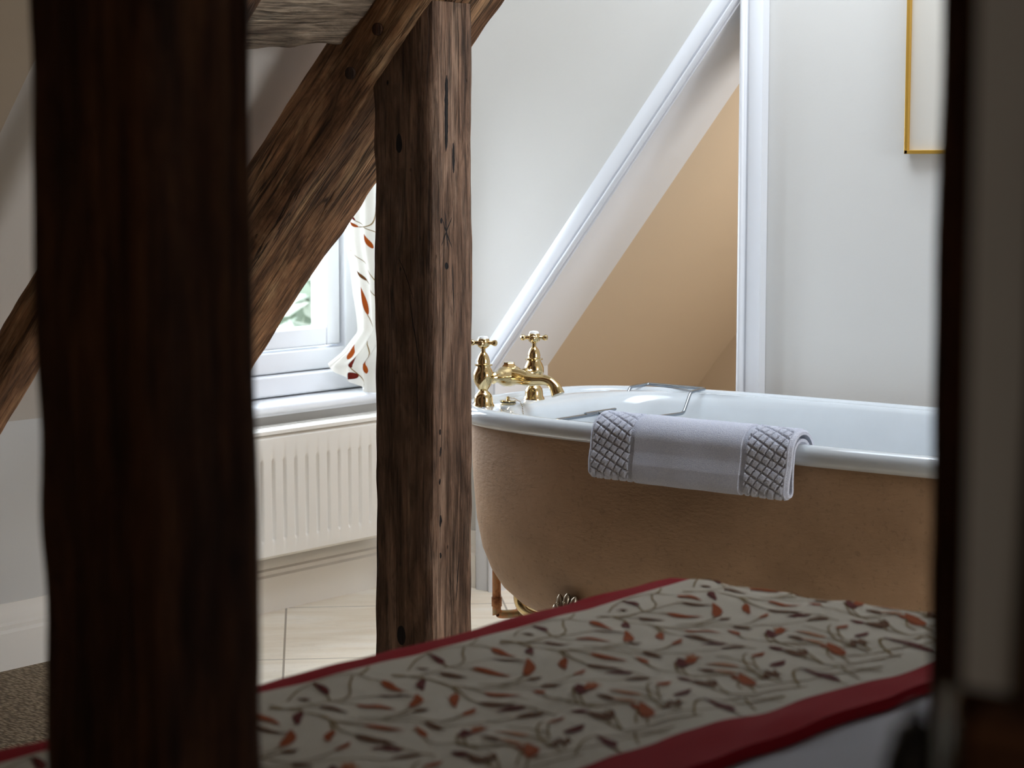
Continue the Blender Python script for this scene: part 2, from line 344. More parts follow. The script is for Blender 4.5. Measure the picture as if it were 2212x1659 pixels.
# ---------------------------------------------------------------- window
win = bpy.data.objects.new('window_1', None); C.objects.link(win); win.location = (WX-.1, (WY0+WY1)/2, WZ0)
struct(win, 'small white casement window in the dormer', 'window')
gx = WX-.13
m = MB()    # fixed frame
for y0, y1, z0_, z1_ in ((WY0, WY0+.05, WZ0, WZ1), (WY1-.075, WY1, WZ0, WZ1), (WY0+.05, WY1-.075, .59, .645), (WY0+.05, WY1-.075, WZ1-.05, WZ1)):
    m.box((gx-.05, y0, z0_), (gx+.045, y1, z1_))
m.build('window_frame', M['white'], win, bevel=.004)
m = MB(); m.box((gx+.046, WY0, WZ0), (gx+.075, WY1, .588)); m.box((gx-.04, WY0+.051, WZ0), (gx+.045, WY1-.076, .588)); m.build('frame_apron', M['white'], win, bevel=.005)
for ya, yb in ((WY0+.052, 3.598), (3.662, WY1-.079)):
    m = MB(); cw = .052
    for y0, y1, z0_, z1_ in ((ya, ya+cw, .65, 1.2), (yb-cw, yb, .65, 1.2), (ya+cw, yb-cw, .65, .70), (ya+cw, yb-cw, 1.15, 1.2)):
        m.box((gx-.03, y0, z0_), (gx+.03, y1, z1_))
    cs = m.build('casement', M['white'], win, bevel=.005)
    MB().box((gx-.003, ya+cw, .70), (gx+.003, yb-cw, 1.15)).build('pane', M['glass'], cs, smooth=False)
MB().box((gx-.05, 3.60, .645), (gx+.045, 3.66, 1.2)).build('mullion', M['white'], win, bevel=.004)
m = MB(); pr = [(gx-.06, .500), (WX+.028, .500), (WX+.032, .506), (WX+.040, .508), (WX+.045, .514), (WX+.045, .520), (WX+.040, .527), (WX+.033, .529), (gx-.06, .534)]
m.rings([[(x, y, z) for x, z in pr] for y in (WY0-.05, WY1+.06)]); m.build('window_sill', M['white'], win)
# ---------------------------------------------------------------- outdoors seen through the glass
def foliage(name, c, r, n, mat, mat2, label, trunk=True):
    t = thing(name, label, 'tree' if trunk else 'hedge', (c[0], c[1], c[2]-r[2] if not trunk else -2.5))
    rnd = random.Random(name+str(c)); m = MB()
    for i in range(n):
        d = Vector((rnd.gauss(0, 1), rnd.gauss(0, 1), rnd.gauss(0, 1))).normalized()*(.55+.45*rnd.random())
        p = Vector((c[0]+d.x*r[0], c[1]+d.y*r[1], c[2]+d.z*r[2])); s = .09+.09*rnd.random()
        u = Vector((rnd.uniform(-1, 1), rnd.uniform(-1, 1), rnd.uniform(-1, 1))).normalized(); w = u.orthogonal().normalized()
        m.add([p-u*s, p+w*s*.4, p+u*s, p-w*s*.4], [(0, 1, 2, 3)], rnd.random() < .4)
    m.build('foliage', [mat, mat2], t, smooth=False)
    if trunk: MB().tube([(c[0], c[1], -2.5), (c[0]+.05, c[1], c[2]-.5), (c[0], c[1], c[2])], (.16, .06)).build('trunk', M['bark'], t)
foliage('garden_hedge', (-9.5, 9.2, -.6), (.9, 3.4, 1.3), 2600, M['leaves'], M['leaves2'], 'blurred green hedge outside beyond the casement pane', False)
foliage('garden_tree', (-13.5, 12.5, 1.6), (1.8, 2.2, 1.8), 1500, M['leaves2'], M['leaves'], 'blurred pale tree outside above the hedge')
struct(MB().box((-30, -10, -2.6), (-4.3, 30, -2.5)).build('garden_ground', M['leaves'], smooth=False), 'lawn outside the window', 'ground')
# ---------------------------------------------------------------- radiator
rad = thing('radiator', 'white ribbed panel radiator below the dormer window sill', 'radiator', (-3.73, 3.62, .15))
ry0, ry1, rz0, rz1, rx = 3.345, 4.02, .158, .466, -3.68
m = MB(); pitch = .0386; P = []
def radx(y):
    k = ((y-3.5155) % pitch)/pitch; e = min(k, 1-k); return -.0075*max(0, 1-e/.16) if e < .16 else 0
ys = []; y = ry0
while y < ry1: ys.append(y); y += .0024
ys.append(ry1)
zs = [rz0, rz0+.008, rz0+.040, rz0+.046, rz0+.050, rz1-.066, rz1-.062, rz1-.055, rz1-.008, rz1]
for z in zs:
    amt = 0 if (z <= rz0+.041 or z >= rz1-.058) else (.5 if (z < rz0+.047 or z > rz1-.063) else 1)
    ed = -.010 if z in (rz0, rz1) else 0
    P.append([(rx+amt*radx(yy)*(1 if ry0+.05 < yy < ry1-.04 else 0)+ed, yy, z) for yy in ys])
m.grid(P); m.box((rx-.012, ry0, rz0+.004), (rx-.009, ry1, rz1-.004)); m.build('front_panel', M['rad'], rad)
m = MB(); m.box((-3.766, ry0, rz0+.01), (-3.754, ry1, rz1-.01)); m.build('back_panel', M['rad'], rad, bevel=.003)
m = MB(); m.box((-3.768, ry0-.004, rz1+.002), (rx+.002, ry1+.004, rz1+.012))
for k in range(34): m.box((-3.75, ry0+.02+k*.0243, rz1+.011), (-3.70, ry0+.034+k*.0243, rz1+.0135))
m.build('top_grille', M['rad'], rad, bevel=.003)
for yy in (ry0-.005, ry1): MB().box((-3.766, yy, rz0+.005), (rx-.004, yy+.005, rz1+.003)).build('side_panel', M['rad'], rad, bevel=.002)
for yy in (ry0+.1, ry1-.1): MB().box((WX+.001, yy, rz0+.03), (-3.765, yy+.03, rz1-.03)).build('wall_bracket', M['rad'], rad)
m = MB(); m.tube([(-3.72, ry0-.02, .0), (-3.72, ry0-.02, .17), (-3.72, ry0-.02, .19), (-3.72, ry0+.01, .19)], .0075); m.build('supply_pipe', M['rad'], rad)
# ---------------------------------------------------------------- timbers
def timber(name, label, A, B, side, w, d, mat, seed=0, ir=.010, cat='beam', peg=(), face=.008, chamfer=.012, res=.011, cut=0):
    """hewn timber from A to B; side = direction of its width w; the other cross direction has depth d"""
    A = Vector(A); B = Vector(B); L = (B-A).length; zc = (B-A).normalized(); xc = (Vector(side)-zc*Vector(side).dot(zc)).normalized(); yc = zc.cross(xc)
    o_mat = Matrix((xc, yc, zc)).transposed().to_4x4(); o_mat.translation = A
    nx = max(4, int(w/res)); ny = max(4, int(d/res)); nz = int(L/.014)
    per = []
    for i in range(nx): per.append((-w/2+w*i/nx, -d/2))
    for i in range(ny): per.append((w/2, -d/2+d*i/ny))
    for i in range(nx): per.append((w/2-w*i/nx, d/2))
    for i in range(ny): per.append((-w/2, d/2-d*i/ny))
    rs = []
    for k in range(nz+1):
        z = L*k/nz; ring = []
        for x, y in per:
            ex = w/2-abs(x); ey = d/2-abs(y); e = ex+ey
            sx = 1 if x > 0 else -1; sy = 1 if y > 0 else -1
            ch = chamfer*(.5+.9*abs(noise.noise(Vector((sx*3+seed, sy*3, z*2.2)))))
            px, py = x, y
            if e < ch: px -= sx*(ch-e)*.5; py -= sy*(ch-e)*.5
            wob = Vector((noise.noise(Vector((seed, sx*2., z*1.6))), noise.noise(Vector((seed+9, sy*2., z*1.6))), 0))*ir*.6
            q = Vector((px*14, py*14, z*3.0+seed*7)); dd = noise.noise(q)*face*.5+noise.noise(Vector((px*60, py*60, z*5+seed)))*face*.35
            ed = noise.noise(Vector((sx*5+seed, sy*7, z*15)))*face*.3 if e < .02 else 0
            if abs(ex) < 1e-6: px += sx*(dd+ed)
            if abs(ey) < 1e-6: py += sy*(dd+ed)
            px += wob.x; py += wob.y
            ring.append((px, py, z+cut*py*k/nz))
        rs.append(ring)
    m = MB(); m.rings(rs, True); o = m.build(name, mat); o.matrix_world = o_mat
    me = o.data; me.set_sharp_from_angle(angle=math.radians(60))
    if label: tag(o, label, cat)
    return o, o_mat
TY = 3.07     # front face of the truss in front of the bath
post, pm = timber('timber_post', 'upright hewn oak post full of woodworm holes, standing between radiator and bath', (-2.803, TY+.061, 0), (-2.803, TY+.061, 1.447), (1, 0, 0), .160, .122, M['oak_post'], 3, .006, 'post', face=.006, chamfer=.007)
RSL = 1.06; dl = Vector((1, 0, RSL)).normalized(); nrm = Vector((-RSL, 0, 1)).normalized()
q0 = Vector((-2.995, 0, 1.165))      # a point on the arris between its side and its underside
def rafter(y_front, depth, width, pt, s0, s1, name, label, mat, seed):
    c = Vector(pt)+nrm*width/2; c.y = y_front+depth/2
    return timber(name, label, c+dl*s0, c+dl*s1, (0, 1, 0), depth, width, mat, seed, .009, 'beam', face=.011, chamfer=.016)
rafter(TY-.014, .235, .150, q0, -1.10, 1.50, 'timber_rafter', 'long slanting oak rafter crossing behind the upright post', M['oak_warm'], 11)
a40 = math.radians(40)
timber('timber_purlin', 'weathered grey oak beam running to the slanting rafter at the top of the view', (-2.910, 2.42, 1.462), (-2.910, 3.054, 1.488), (math.cos(a40), 0, math.sin(a40)), .24, .12, M['oak_grey'], 21, .008, 'beam', face=.012, chamfer=.012)
c = Vector((-3.259, 2.54, .853)); timber('timber_rafter', 'lower slanting oak rafter against the left wall beside the thick blurred post', c-dl*.77, c+dl*1.75, (0, 1, 0), .08, .08, M['oak_warm'], 31, .008, 'beam', face=.010)
# pegs and the burnt scars on the post
for k, (px, pz) in enumerate(((-2.925, 1.312), (-2.850, 1.396))):
    m = MB(); m.lathe([(.0005, -.004), (.0125, -.002), (.0125, .02), (.0005, .02)], (0, 0, 0), 'Y', 16)
    o = m.build('oak_peg', M['oak_dark'] if k else M['oak'], None); o.location = (px, TY-.020, pz)
    tag(o, ('round oak peg low on the rafter, below the grey weathered beam' if k == 0 else 'round oak peg beside the end of the grey weathered beam'), 'peg')
timber('timber_post', 'thick dark oak post in the near foreground, left of view, heavily blurred', (-1.048, .90, 0), (-1.048, .90, CZ), (1, 0, 0), .118, .10, M['oak_dark'], 41, .006, 'post', face=.006)
timber('timber_post', 'narrow dark oak stud in the near foreground at the right, blurred', (-.423, .935, 0), (-.423, .935, CZ), (1, 0, 0), .10, .10, M['oak_dark'], 51, .004, 'post', face=.004)
# near plaster pier with stud and rail at the right
m = MB(); m.box((-.305, .60, .967), (.9, .72, CZ)); struct(m.build('wall_partition', M['wall'], smooth=False), 'blurred plaster infill at the right edge', 'wall')
timber('timber_rail', 'blurred dark oak rail low at the right edge under the plaster infill', (-.295, .655, .934), (.9, .655, .934), (0, 1, 0), .14, .058, M['oak_dark'], 61, .003, 'beam', face=.003)
timber('timber_stud', 'blurred brown stud at the extreme right edge over the plaster', (-.223, .62, .967), (-.223, .62, CZ), (1, 0, 0), .13, .056, M['oak'], 71, .003, 'post', face=.003)
struct(MB().box((-.37, .60, 0), (.9, .71, .90)).build('wall_partition', M['wall_warm'], smooth=False), 'plaster infill below the dark rail, under the frame edge', 'wall')
# ---------------------------------------------------------------- bath
bath = thing('bathtub', 'freestanding roll-top bath, tan painted outside and white enamel inside', 'bathtub', (-2.24, 3.74, 0))
ZR_ = .600
def sup(cx, cy, a, b, n, z, N=160, lift=None):
    r = []
    for k in range(N):
        t = 2*math.pi*k/N; c, s = math.cos(t), math.sin(t)
        x = cx+a*math.copysign(abs(c)**(2/n), c); y = cy+b*math.copysign(abs(s)**(2/n), s)
        r.append((x, y, z+(lift(x, y) if lift else 0)))
    return r
X0, X1, Y0, Y1 = -3.085, -1.40, 3.372, 4.112
def ring(i0, i1, iy, n, z, N=160):    # insets at tap end, foot end, both sides
    xa, xb = X0+i0, X1-i1; return sup((xa+xb)/2, (Y0+Y1)/2, (xb-xa)/2, (Y1-Y0)/2-iy, n, z, N)
NN = 3.6
out = [(.023, .023, .023, .562), (.024, .024, .024, .552), (.025, .03, .025, .50), (.029, .05, .028, .42), (.036, .075, .033, .34), (.048, .11, .043, .275), (.066, .15, .060, .225), (.090, .19, .082, .185), (.125, .24, .112, .152), (.175, .30, .150, .126), (.24, .38, .19, .112), (.30, .46, .24, .106)]
m = MB(); rq = [ring(a, b, c_, NN-.25*i/len(out), z) for i, (a, b, c_, z) in enumerate(out)]; m.rings(rq, False); m.add(rq[-1], [tuple(range(160))])
sh = m.build('tub_shell', M['bath'], bath)
rr = .018; rim = []
for k in range(0, 11):
    a = math.radians(-75+k*24); rim.append((rr-rr*math.cos(a)*1.0, rr*1.15*math.sin(a)))
# roll rim then deck then inside
rs = [ring(i, i, i, NN, ZR_-.020+z) for i, z in rim]
rs += [ring(.050, .036, .036, NN, ZR_-.006), ring(.10, .042, .040, NN, ZR_-.0065), ring(.140, .046, .043, NN+.6, ZR_-.008), ring(.150, .050, .047, NN+.5, ZR_-.016), ring(.160, .058, .054, NN+.3, ZR_-.035), ring(.170, .075, .066, NN+.2, ZR_-.08), ring(.185, .12, .085, NN, ZR_-.18), ring(.205, .18, .10, NN-.2, ZR_-.28), ring(.24, .26, .13, NN-.4, ZR_-.36), ring(.30, .36, .18, NN-.6, ZR_-.41), ring(.42, .52, .27, NN-.8, ZR_-.43)]
m = MB(); m.rings(rs, False); n = len(rs[-1]); m.add(rs[-1], [tuple(range(n))])
m.build('enamel_basin', M['enamel'], bath)
def foot(x, y, sx, sy):
    t = MB(); R = []   # scallop shell knee tapering to a claw on the floor
    prof_ = [(.225, .055, .000), (.200, .060, .012), (.165, .056, .026), (.125, .044, .034), (.085, .030, .030), (.050, .024, .030), (.030, .030, .040), (.012, .038, .048), (0.0, .034, .044)]
    for z, w_, o_ in prof_:
        rg = []
        for k in range(28):
            a = 2*math.pi*k/28; fl = 1+.13*math.cos(k*math.pi/2)*(1 if math.sin(a) < .3 else 0)
            rg.append((x+w_*math.cos(a)*(1 if math.sin(a) > 0 else fl), y-sy*(o_*.9-.02)+sy*(-1)*0+(.022+.4*w_)*math.sin(a)*fl*1.0, z))
        R.append(rg)
    t.rings(R, True)
    for k in range(9):      # scallop lobes fanning upward, each with a row of beads
        a = math.radians(-76+19*k); ly = y-sy*.050; L_ = .088 if k in (3, 4, 5) else .076
        q = [(x+math.sin(a)*L_*f*.75, ly-sy*.006*math.sin(f*3), .140+math.cos(a)*L_*f) for f in (0, .2, .4, .6, .8, .92, 1.0)]
        wr_ = [.004, .0055, .007, .0085, .0092, .0070, .002]
        t.tube(q, lambda f, w=wr_: w[min(6, int(round(f*6)))], 12)
        for f in (.35, .5, .65, .8): t.ball((x+math.sin(a)*L_*f*.75, ly-sy*(.006*math.sin(f*3)+.0105), .140+math.cos(a)*L_*f), .0032, 5)
    return t
for x, y, sy in ((-2.66, 3.475, 1), (-1.85, 3.475, 1), (-2.66, 4.005, -1), (-1.85, 4.005, -1)):
    foot(x, y, 1, sy).build('foot', M['silver'], bath)
# ---------------------------------------------------------------- tap
ZD = ZR_-.006; TX = -2.982; TA, TB = 3.530, 3.710
tap = thing('bath_mixer_tap', 'polished brass bath mixer with two cross handles and a curved spout', 'tap', (TX, (TA+TB)/2, ZD))
u = .000127
def pillar(y):
    pf = [(190, -40), (192, 6), (180, 30), (166, 60), (162, 130), (150, 180), (120, 222), (86, 255), (76, 272), (88, 290), (132, 360), (168, 430), (180, 500), (176, 570), (154, 630), (124, 680), (122, 700), (156, 708), (158, 732), (118, 742), (112, 752), (114, 790), (100, 850), (84, 890), (52, 935), (38, 950), (36, 1010)]
    m = MB(); m.lathe([(r*u, h*u) for r, h in pf], (TX, y, ZD), 'Z', 40); m.build('pillar', M['brass'], tap)
    h = MB(); h.lathe([(r*u, z*u) for r, z in [(36, 1000), (60, 1018), (96, 1045), (106, 1060), (106, 1160), (98, 1178), (92, 1184), (2, 1184)]], (TX, y, ZD), 'Z', 8 if False else 36)
    rot = math.radians(28 if y == TA else 35)
    for k in range(4):
        a = rot+k*math.pi/2; dx, dy = math.cos(a), math.sin(a); zz = ZD+1108*u
        pts = [(TX+dx*q*u, y+dy*q*u, zz) for q in (90, 120, 150, 165, 200, 225, 245, 252)]
        rad_ = [40, 36, 32, 44, 56, 54, 32, 4]
        h.tube(pts, lambda t, r=rad_: r[min(7, int(round(t*7)))]*u, 14)
    hd = h.build('cross_handle', M['brass'], tap)
    m = MB(); m.lathe([(92*u, 1180*u), (90*u, 1200*u), (74*u, 1222*u), (40*u, 1232*u), (1*u, 1234*u)], (TX, y, ZD), 'Z', 28); c_ = m.build('porcelain_cap', M['porcelain'], tap)
pillar(TA); pillar(TB)
m = MB(); ym = (TA+TB)/2; zb = ZD+.0600
m.lathe([(.0105, TA+.012-ym), (.0135, TA+.020-ym), (.0105, TA+.026-ym), (.0140, TA+.032-ym), (.0110, TA+.038-ym), (.0150, -.034), (.0225, -.018), (.0245, 0), (.0225, .018), (.0150, .034), (.0110, TB-.038-ym), (.0140, TB-.032-ym), (.0105, TB-.026-ym), (.0135, TB-.020-ym), (.0105, TB-.012-ym)], (TX, ym, zb), 'Y', 28)
m.lathe([(.020, -.0), (.0185, .014), (.0165, .022), (.0125, .027), (.0125, .031), (.002, .032)], (TX, ym, zb), 'Z', 6); m.build('bridge', M['brass'], tap)
m = MB()
pts = [(TX+.012, ym, zb), (TX+.030, ym, zb-.001), (TX+.055, ym, zb-.004), (TX+.080, ym, zb-.004), (TX+.102, ym, zb-.003), (TX+.120, ym, zb-.007), (TX+.133, ym, zb-.018), (TX+.141, ym, zb-.033)]
m.tube(pts, lambda t: .0205-.009*math.sin(min(t, .75)/.75*math.pi/2)+(.004*(t-.75)/.25 if t > .75 else 0), 22, smooth=5); m.build('spout', M['brass'], tap)
# plug resting on the tap deck, with its chain
plug = thing('bath_plug', 'brass bath plug with black rubber ring lying on the white tap deck', 'plug', (-2.962, 3.592, ZD))
px, py = -2.962, 3.592
MB().lathe([(.001, 0), (.0175, 0), (.018, .003), (.001, .003)], (px, py, ZD), 'Z', 28).build('plug_base', M['brass'], plug)
MB().lathe([(.001, .003), (.0172, .003), (.0172, .006), (.001, .006)], (px, py, ZD), 'Z', 28).build('rubber_ring', M['rubber'], plug)
m = MB(); m.lathe([(.001, .006), (.0185, .006), (.0185, .0085), (.012, .0095), (.001, .010)], (px, py, ZD), 'Z', 28); m.lathe([(.004, .009), (.0035, .016), (.001, .017)], (px, py, ZD), 'Z', 12); m.build('plug_cap', M['brass'], plug)
m = MB(); cp = [(px+.002, py, ZD+.014), (px+.016, py+.004, ZD+.013), (px+.030, py+.006, ZD+.006), (px+.038, py+.004, ZD-.004), (px+.044, py+.002, ZD-.03), (px+.050, py, ZD-.075)]
v = [Vector(p) for p in cp]
for i in range(len(v)-1):
    L = (v[i+1]-v[i]).length; k = max(2, int(L/.0034))
    for j in range(k): m.ball(v[i].lerp(v[i+1], j/k), .00135, 4)
tag(m.build('plug_chain', M['brass'], None), 'thin brass bead chain running from the plug into the bath', 'chain')
# ---------------------------------------------------------------- wire rack across the bath
def fillet(pts, rad, n=4):
    pts = [Vector(p) for p in pts]; q = [pts[0]]
    for a, b, c in zip(pts, pts[1:], pts[2:]):
        u1 = (a-b); u2 = (c-b); r1 = min(rad, u1.length*.45); r2 = min(rad, u2.length*.45); p1 = b+u1.normalized()*r1; p2 = b+u2.normalized()*r2
        for k in range(n+1): t = k/n; q.append(p1*(1-t)**2+b*2*t*(1-t)+p2*t*t)
    return q+[pts[-1]]
rk = thing('bath_rack', 'chrome wire rack laid across the bath, one looped arm on the far rim', 'bath rack', (-2.78, 3.7, .57))
zr = .556; w = .0040; xa, xb = -2.908, -2.735
m = MB(); m.tube(fillet([(xa+.006, 3.80, zr), (xa+.002, 3.955, zr), (xa-.006, 3.990, .602), (xa+.0, 4.055, .6045), (xb-.006, 4.055, .6045), (xb-.004, 3.990, .602), (xb, 3.955, zr), (xb-.008, 3.80, zr)], .010), w, 10); m.build('arm', M['chrome'], rk)
m = MB(); m.tube(fillet([(xa+.006, 3.55, zr), (xa+.010, 3.452, zr), (xb-.012, 3.452, zr), (xb-.008, 3.55, zr)], .010), w, 10); m.build('arm', M['chrome'], rk)
m = MB()
for x in (xa+.006, xb-.008): m.tube([(x, 3.48, zr-.004), (x, 3.87, zr-.004)], .0045, 10)
for k in range(3): m.tube([(xa+.006, 3.49+k*.18, zr-.002), (xb-.008, 3.49+k*.18, zr-.002)], .0042, 10)
m.build('frame', M['chrome'], rk)
for k in range(7):
    x = xa+.026+k*.0202
    m = MB(); m.tube([(x, 3.49, zr-.004), (x, 3.492, zr-.022), (x, 3.50, zr-.026), (x, 3.83, zr-.026), (x, 3.848, zr-.022), (x, 3.85, zr-.004)], .0016, 6); m.build('wire', M['chrome'], rk)
# ---------------------------------------------------------------- folded bath mat over the near rim
MX0, MX1 = -2.540, -2.068
def path_pts():
    P = []
    def arc(cy, cz, r, a0, a1, n):
        for k in range(n+1): a = math.radians(a0+(a1-a0)*k/n); P.append((cy+r*math.cos(a), cz+r*math.sin(a)))
    P.append((3.417, .548)); arc(3.391, .581, .0255, 0, 176, 14)
    P.append((3.363, .555)); P.append((3.362, .525)); arc(3.3510, .5135, .0110, 0, -180, 9)
    P.append((3.341, .535)); P.append((3.346, .560)); arc(3.389, .582, .0415, 172, 0, 22); P.append((3.432, .56)); P.append((3.433, .545))
    return P
PP = path_pts(); d = [0]
for a, b in zip(PP, PP[1:]): d.append(d[-1]+math.dist(a, b))
def at(s):
    s = max(0, min(d[-1]-1e-6, s)); i = max(k for k in range(len(d)-1) if d[k] <= s); f = (s-d[i])/(d[i+1]-d[i]); return Vector((PP[i][0]+(PP[i+1][0]-PP[i][0])*f, PP[i][1]+(PP[i+1][1]-PP[i][1])*f))
Ltot = d[-1]; ns = 260; nx = 300
rows = []
for i in range(ns+1):
    s = Ltot*i/ns; p = at(s); q = at(s+.004)-at(s-.004); q.normalize(); nv = Vector((q.y, -q.x)); rows.append((s, p, -nv))
def relief(x, s):
    a = x-MX0; b = MX1-x; e = min(a, b); g = 0
    if e < .006: g -= .002
    if .010 < e < .098:
        p1 = (x-MX0-.62*s)/.0185; p2 = (s+.42*(x-MX0))/.0175
        f = min(abs(p1-round(p1)), abs(p2-round(p2))); g += .0012-.0042*max(0, 1-f/.16)**1.3
    elif .098 <= e < .110: g -= .0032
    elif e > .110: g += .0012
    g += .0014*noise.noise(Vector((x*14, s*14, 0)))
    return g
outer, inner = [], []
for s, p, nv in rows:
    ro, ri = [], []
    for j in range(nx+1):
        f = j/nx; sh = .010*math.sin((s/Ltot)*3.1)*0+.006*noise.noise(Vector((s*7, 3.3, f*2)))
        x = MX0+(MX1-MX0)*f+sh-.030*max(0, (1-abs(s/Ltot-.45)/.12))*0
        th = .0058+relief(x-sh, s); edge = min(f, 1-f)*(MX1-MX0); th *= min(1, .35+edge/.006) if edge < .006 else 1
        ro.append((x, p.x+nv.x*th, p.y+nv.y*th)); ri.append((x, p.x-nv.x*.0045, p.y-nv.y*.0045))
    outer.append(ro); inner.append(ri)
m = MB(); m.grid(outer); m.grid([r[::-1] for r in inner])
for R1, R2 in ((outer[0], inner[0]), (outer[-1], inner[-1])): m.grid([R1, R2])
m.grid([[r[0] for r in outer], [r[0] for r in inner]]); m.grid([[r[-1] for r in outer], [r[-1] for r in inner]])
tag(m.build('bath_mat', M['terry']), 'folded white terry bath mat with diamond-quilted ends hung over the bath rim', 'bath mat')
# ---------------------------------------------------------------- pipes under the bath
m = MB(); m.tube([(-3.135, 3.77, .0), (-3.135, 3.77, .01)], .001)
m = MB(); m.tube([(-3.14, 3.765, .33), (-3.14, 3.765, .085), (-3.138, 3.768, .062), (-3.125, 3.80, .055), (-3.06, 3.93, .055), (-2.95, 4.12, .055), (-2.90, 4.199, .055)], .0105, 14, smooth=4)
m.tube([(-3.14, 3.765, .10), (-3.14, 3.765, .078)], .0125, 14); m.tube([(-3.118, 3.815, .055), (-3.110, 3.83, .055)], .0125, 14)
tag(m.build('copper_pipe', M['copper']), 'aged copper overflow pipe with elbow below the tap end of the bath', 'pipe')
m = MB(); m.tube([(-2.985, 3.72, .20), (-3.024, 3.72, .140), (-3.028, 3.72, .112), (-3.006, 3.72, .093), (-2.96, 3.72, .086), (-2.905, 3.72, .084), (-2.70, 3.72, .075), (-2.62, 3.72, .07), (-2.58, 3.72, .05), (-2.57, 3.72, .0)], .0165, 18, smooth=5)
tag(m.build('waste_pipe', M['brass']), 'brass waste pipe curving under the bath beside the shell-topped foot', 'pipe')
# ---------------------------------------------------------------- picture
pic = thing('framed_picture', 'thin gold-framed picture on the wall right of the opening', 'picture', (-2.05, PY-.01, 1.55))
fx0, fx1, fz0, fz1 = -2.297, -1.82, 1.153, 1.80; fw_ = .0085
m = MB()
for a, b in (((fx0, fz0), (fx0+fw_, fz1)), ((fx1-fw_, fz0), (fx1, fz1)), ((fx0, fz0), (fx1, fz0+fw_)), ((fx0, fz1-fw_), (fx1, fz1))): m.box((a[0], PY-.024, a[1]), (b[0], PY-.001, b[1]))
m.build('picture_frame', M['gold'], pic, smooth=False, bevel=.001)
m = MB(); m.box((fx0+.006, PY-.014, fz0+.006), (fx1-.006, PY-.004, fz1-.006)); m.build('print', M['paper'], pic, smooth=False)
# ---------------------------------------------------------------- bed
BX0, BX1, BYa, BYb = -1.535, .45, 1.03, 2.24
bed = thing('bed', 'double bed with a white sheet beyond the near oak posts', 'bed', (-.6, 1.6, 0))
MB().box((BX0+.03, BYa+.03, .10), (BX1, BYb-.04, .34)).build('bed_base', M['cream_fab'], bed, bevel=.01)
MB().box((BX0+.015, BYa+.02, .341), (BX1, BYb-.03, .565)).build('mattress', M['sheet'], bed, bevel=.04)
for x in (BX0+.12, BX1-.1):
    for y in (BYa+.12, BYb-.14): MB().lathe([(.024, .004), (.028, .10)], (x, y, 0), 'Z', 14).build('leg', M['oak_dark'], bed)
def und(x, y): return .006*noise.noise(Vector((x*5, y*4, 1.7)))+.005*noise.noise(Vector((x*17, y*7, 5)))+.0022*noise.noise(Vector((x*38+y*9, y*12, 9)))
def bend(s, r):      # s>0 runs past the edge; returns (advance, drop)
    if s <= 0: return s, 0
    if s < r*math.pi/2: a = s/r; return r*math.sin(a), r*(1-math.cos(a))
    return r+(s-r*math.pi/2)*.04, r+(s-r*math.pi/2)
def surf(s, t, ztop=.600, xe=-1.525, ye=2.185, yn=1.07, rx_=.035, ry_=.055, amp=1):
    """cloth laid over the bed: s runs along X, t along Y"""
    ax, dx = bend(xe-s, rx_); ay, dy = bend(t-ye, ry_); by, dby = bend(yn-t, ry_)
    x = xe-ax if s < xe else s
    y = ye+ay if t > ye else (yn-by if t < yn else t)
    return Vector((x, y, ztop-dx-dy-dby+amp*und(s, t)))
# duvet / sheet
m = MB(); P = []
for i in range(100):
    s = -1.70+2.15*i/99
    P.append([surf(s, .80+1.70*j/89, .586, -1.500, 2.17, 1.085, .03, .05) for j in range(90)])
m.grid(P); o = m.build('bed_sheet', M['sheet']); tag(o, 'plain white sheet covering the bed beside the leaf-patterned throw', 'sheet')
sd = o.modifiers.new('solid', 'SOLIDIFY'); sd.thickness = .006; sd.offset = -1
# throw with borders and leaf print
S0, S1 = -1.500, -1.094; TH = []
svals = [-1.70+.012*i for i in range(16)]+[S0]+[S0+(S1-S0)*i/36 for i in range(1, 37)]+[S1+.0083*i for i in range(1, 10)]
svals = sorted(set(round(x, 4) for x in svals)); tv = [.80+1.78*j/150 for j in range(151)]
def tsurf(s, t, up=0):
    k_ = max(0, min(1, (s-(S1-.06))/.06)); s_ = s+(t-1.45)*.08*k_*(1-.7*max(0, min(1, (s-S1)/.075))); p = surf(s_, t)
    if up:
        a = surf(s+.004, t)-surf(s-.004, t); b = surf(s, t+.004)-surf(s, t-.004); n_ = a.cross(b).normalized(); p = p+n_*up
    return p
m = MB()
for i in range(len(svals)-1):
    mi = 0 if S0-1e-4 <= svals[i] < S1-1e-4 else 1
    m.grid([[tsurf(svals[i], t) for t in tv], [tsurf(svals[i+1], t) for t in tv]], mi)
m.grid([[tsurf(svals[-1], t) for t in tv], [tsurf(svals[-1]+.002, t)-Vector((0, 0, .012)) for t in tv]], 1)
# the print, measured on the cloth: (x,y) in a zoomed crop of the throw -> a point on the bed top
F = 4500.; fh = Vector((-math.sin(YAW), math.cos(YAW), 0)); Rt = Vector((math.cos(YAW), math.sin(YAW), 0))
fwv = fh*math.cos(PITCH)+Vector((0, 0, -math.sin(PITCH))); Uv = fh*math.sin(PITCH)+Vector((0, 0, math.cos(PITCH)))
def onbed(cx_, cy_):
    x = 1080+cx_*.18987; y = 1280+cy_*.18987; dv = fwv+Rt*(x-1106)/F-Uv*(y-829.5)/F; k = (.60-H)/dv.z; return Vector((dv.x*k, dv.y*k))
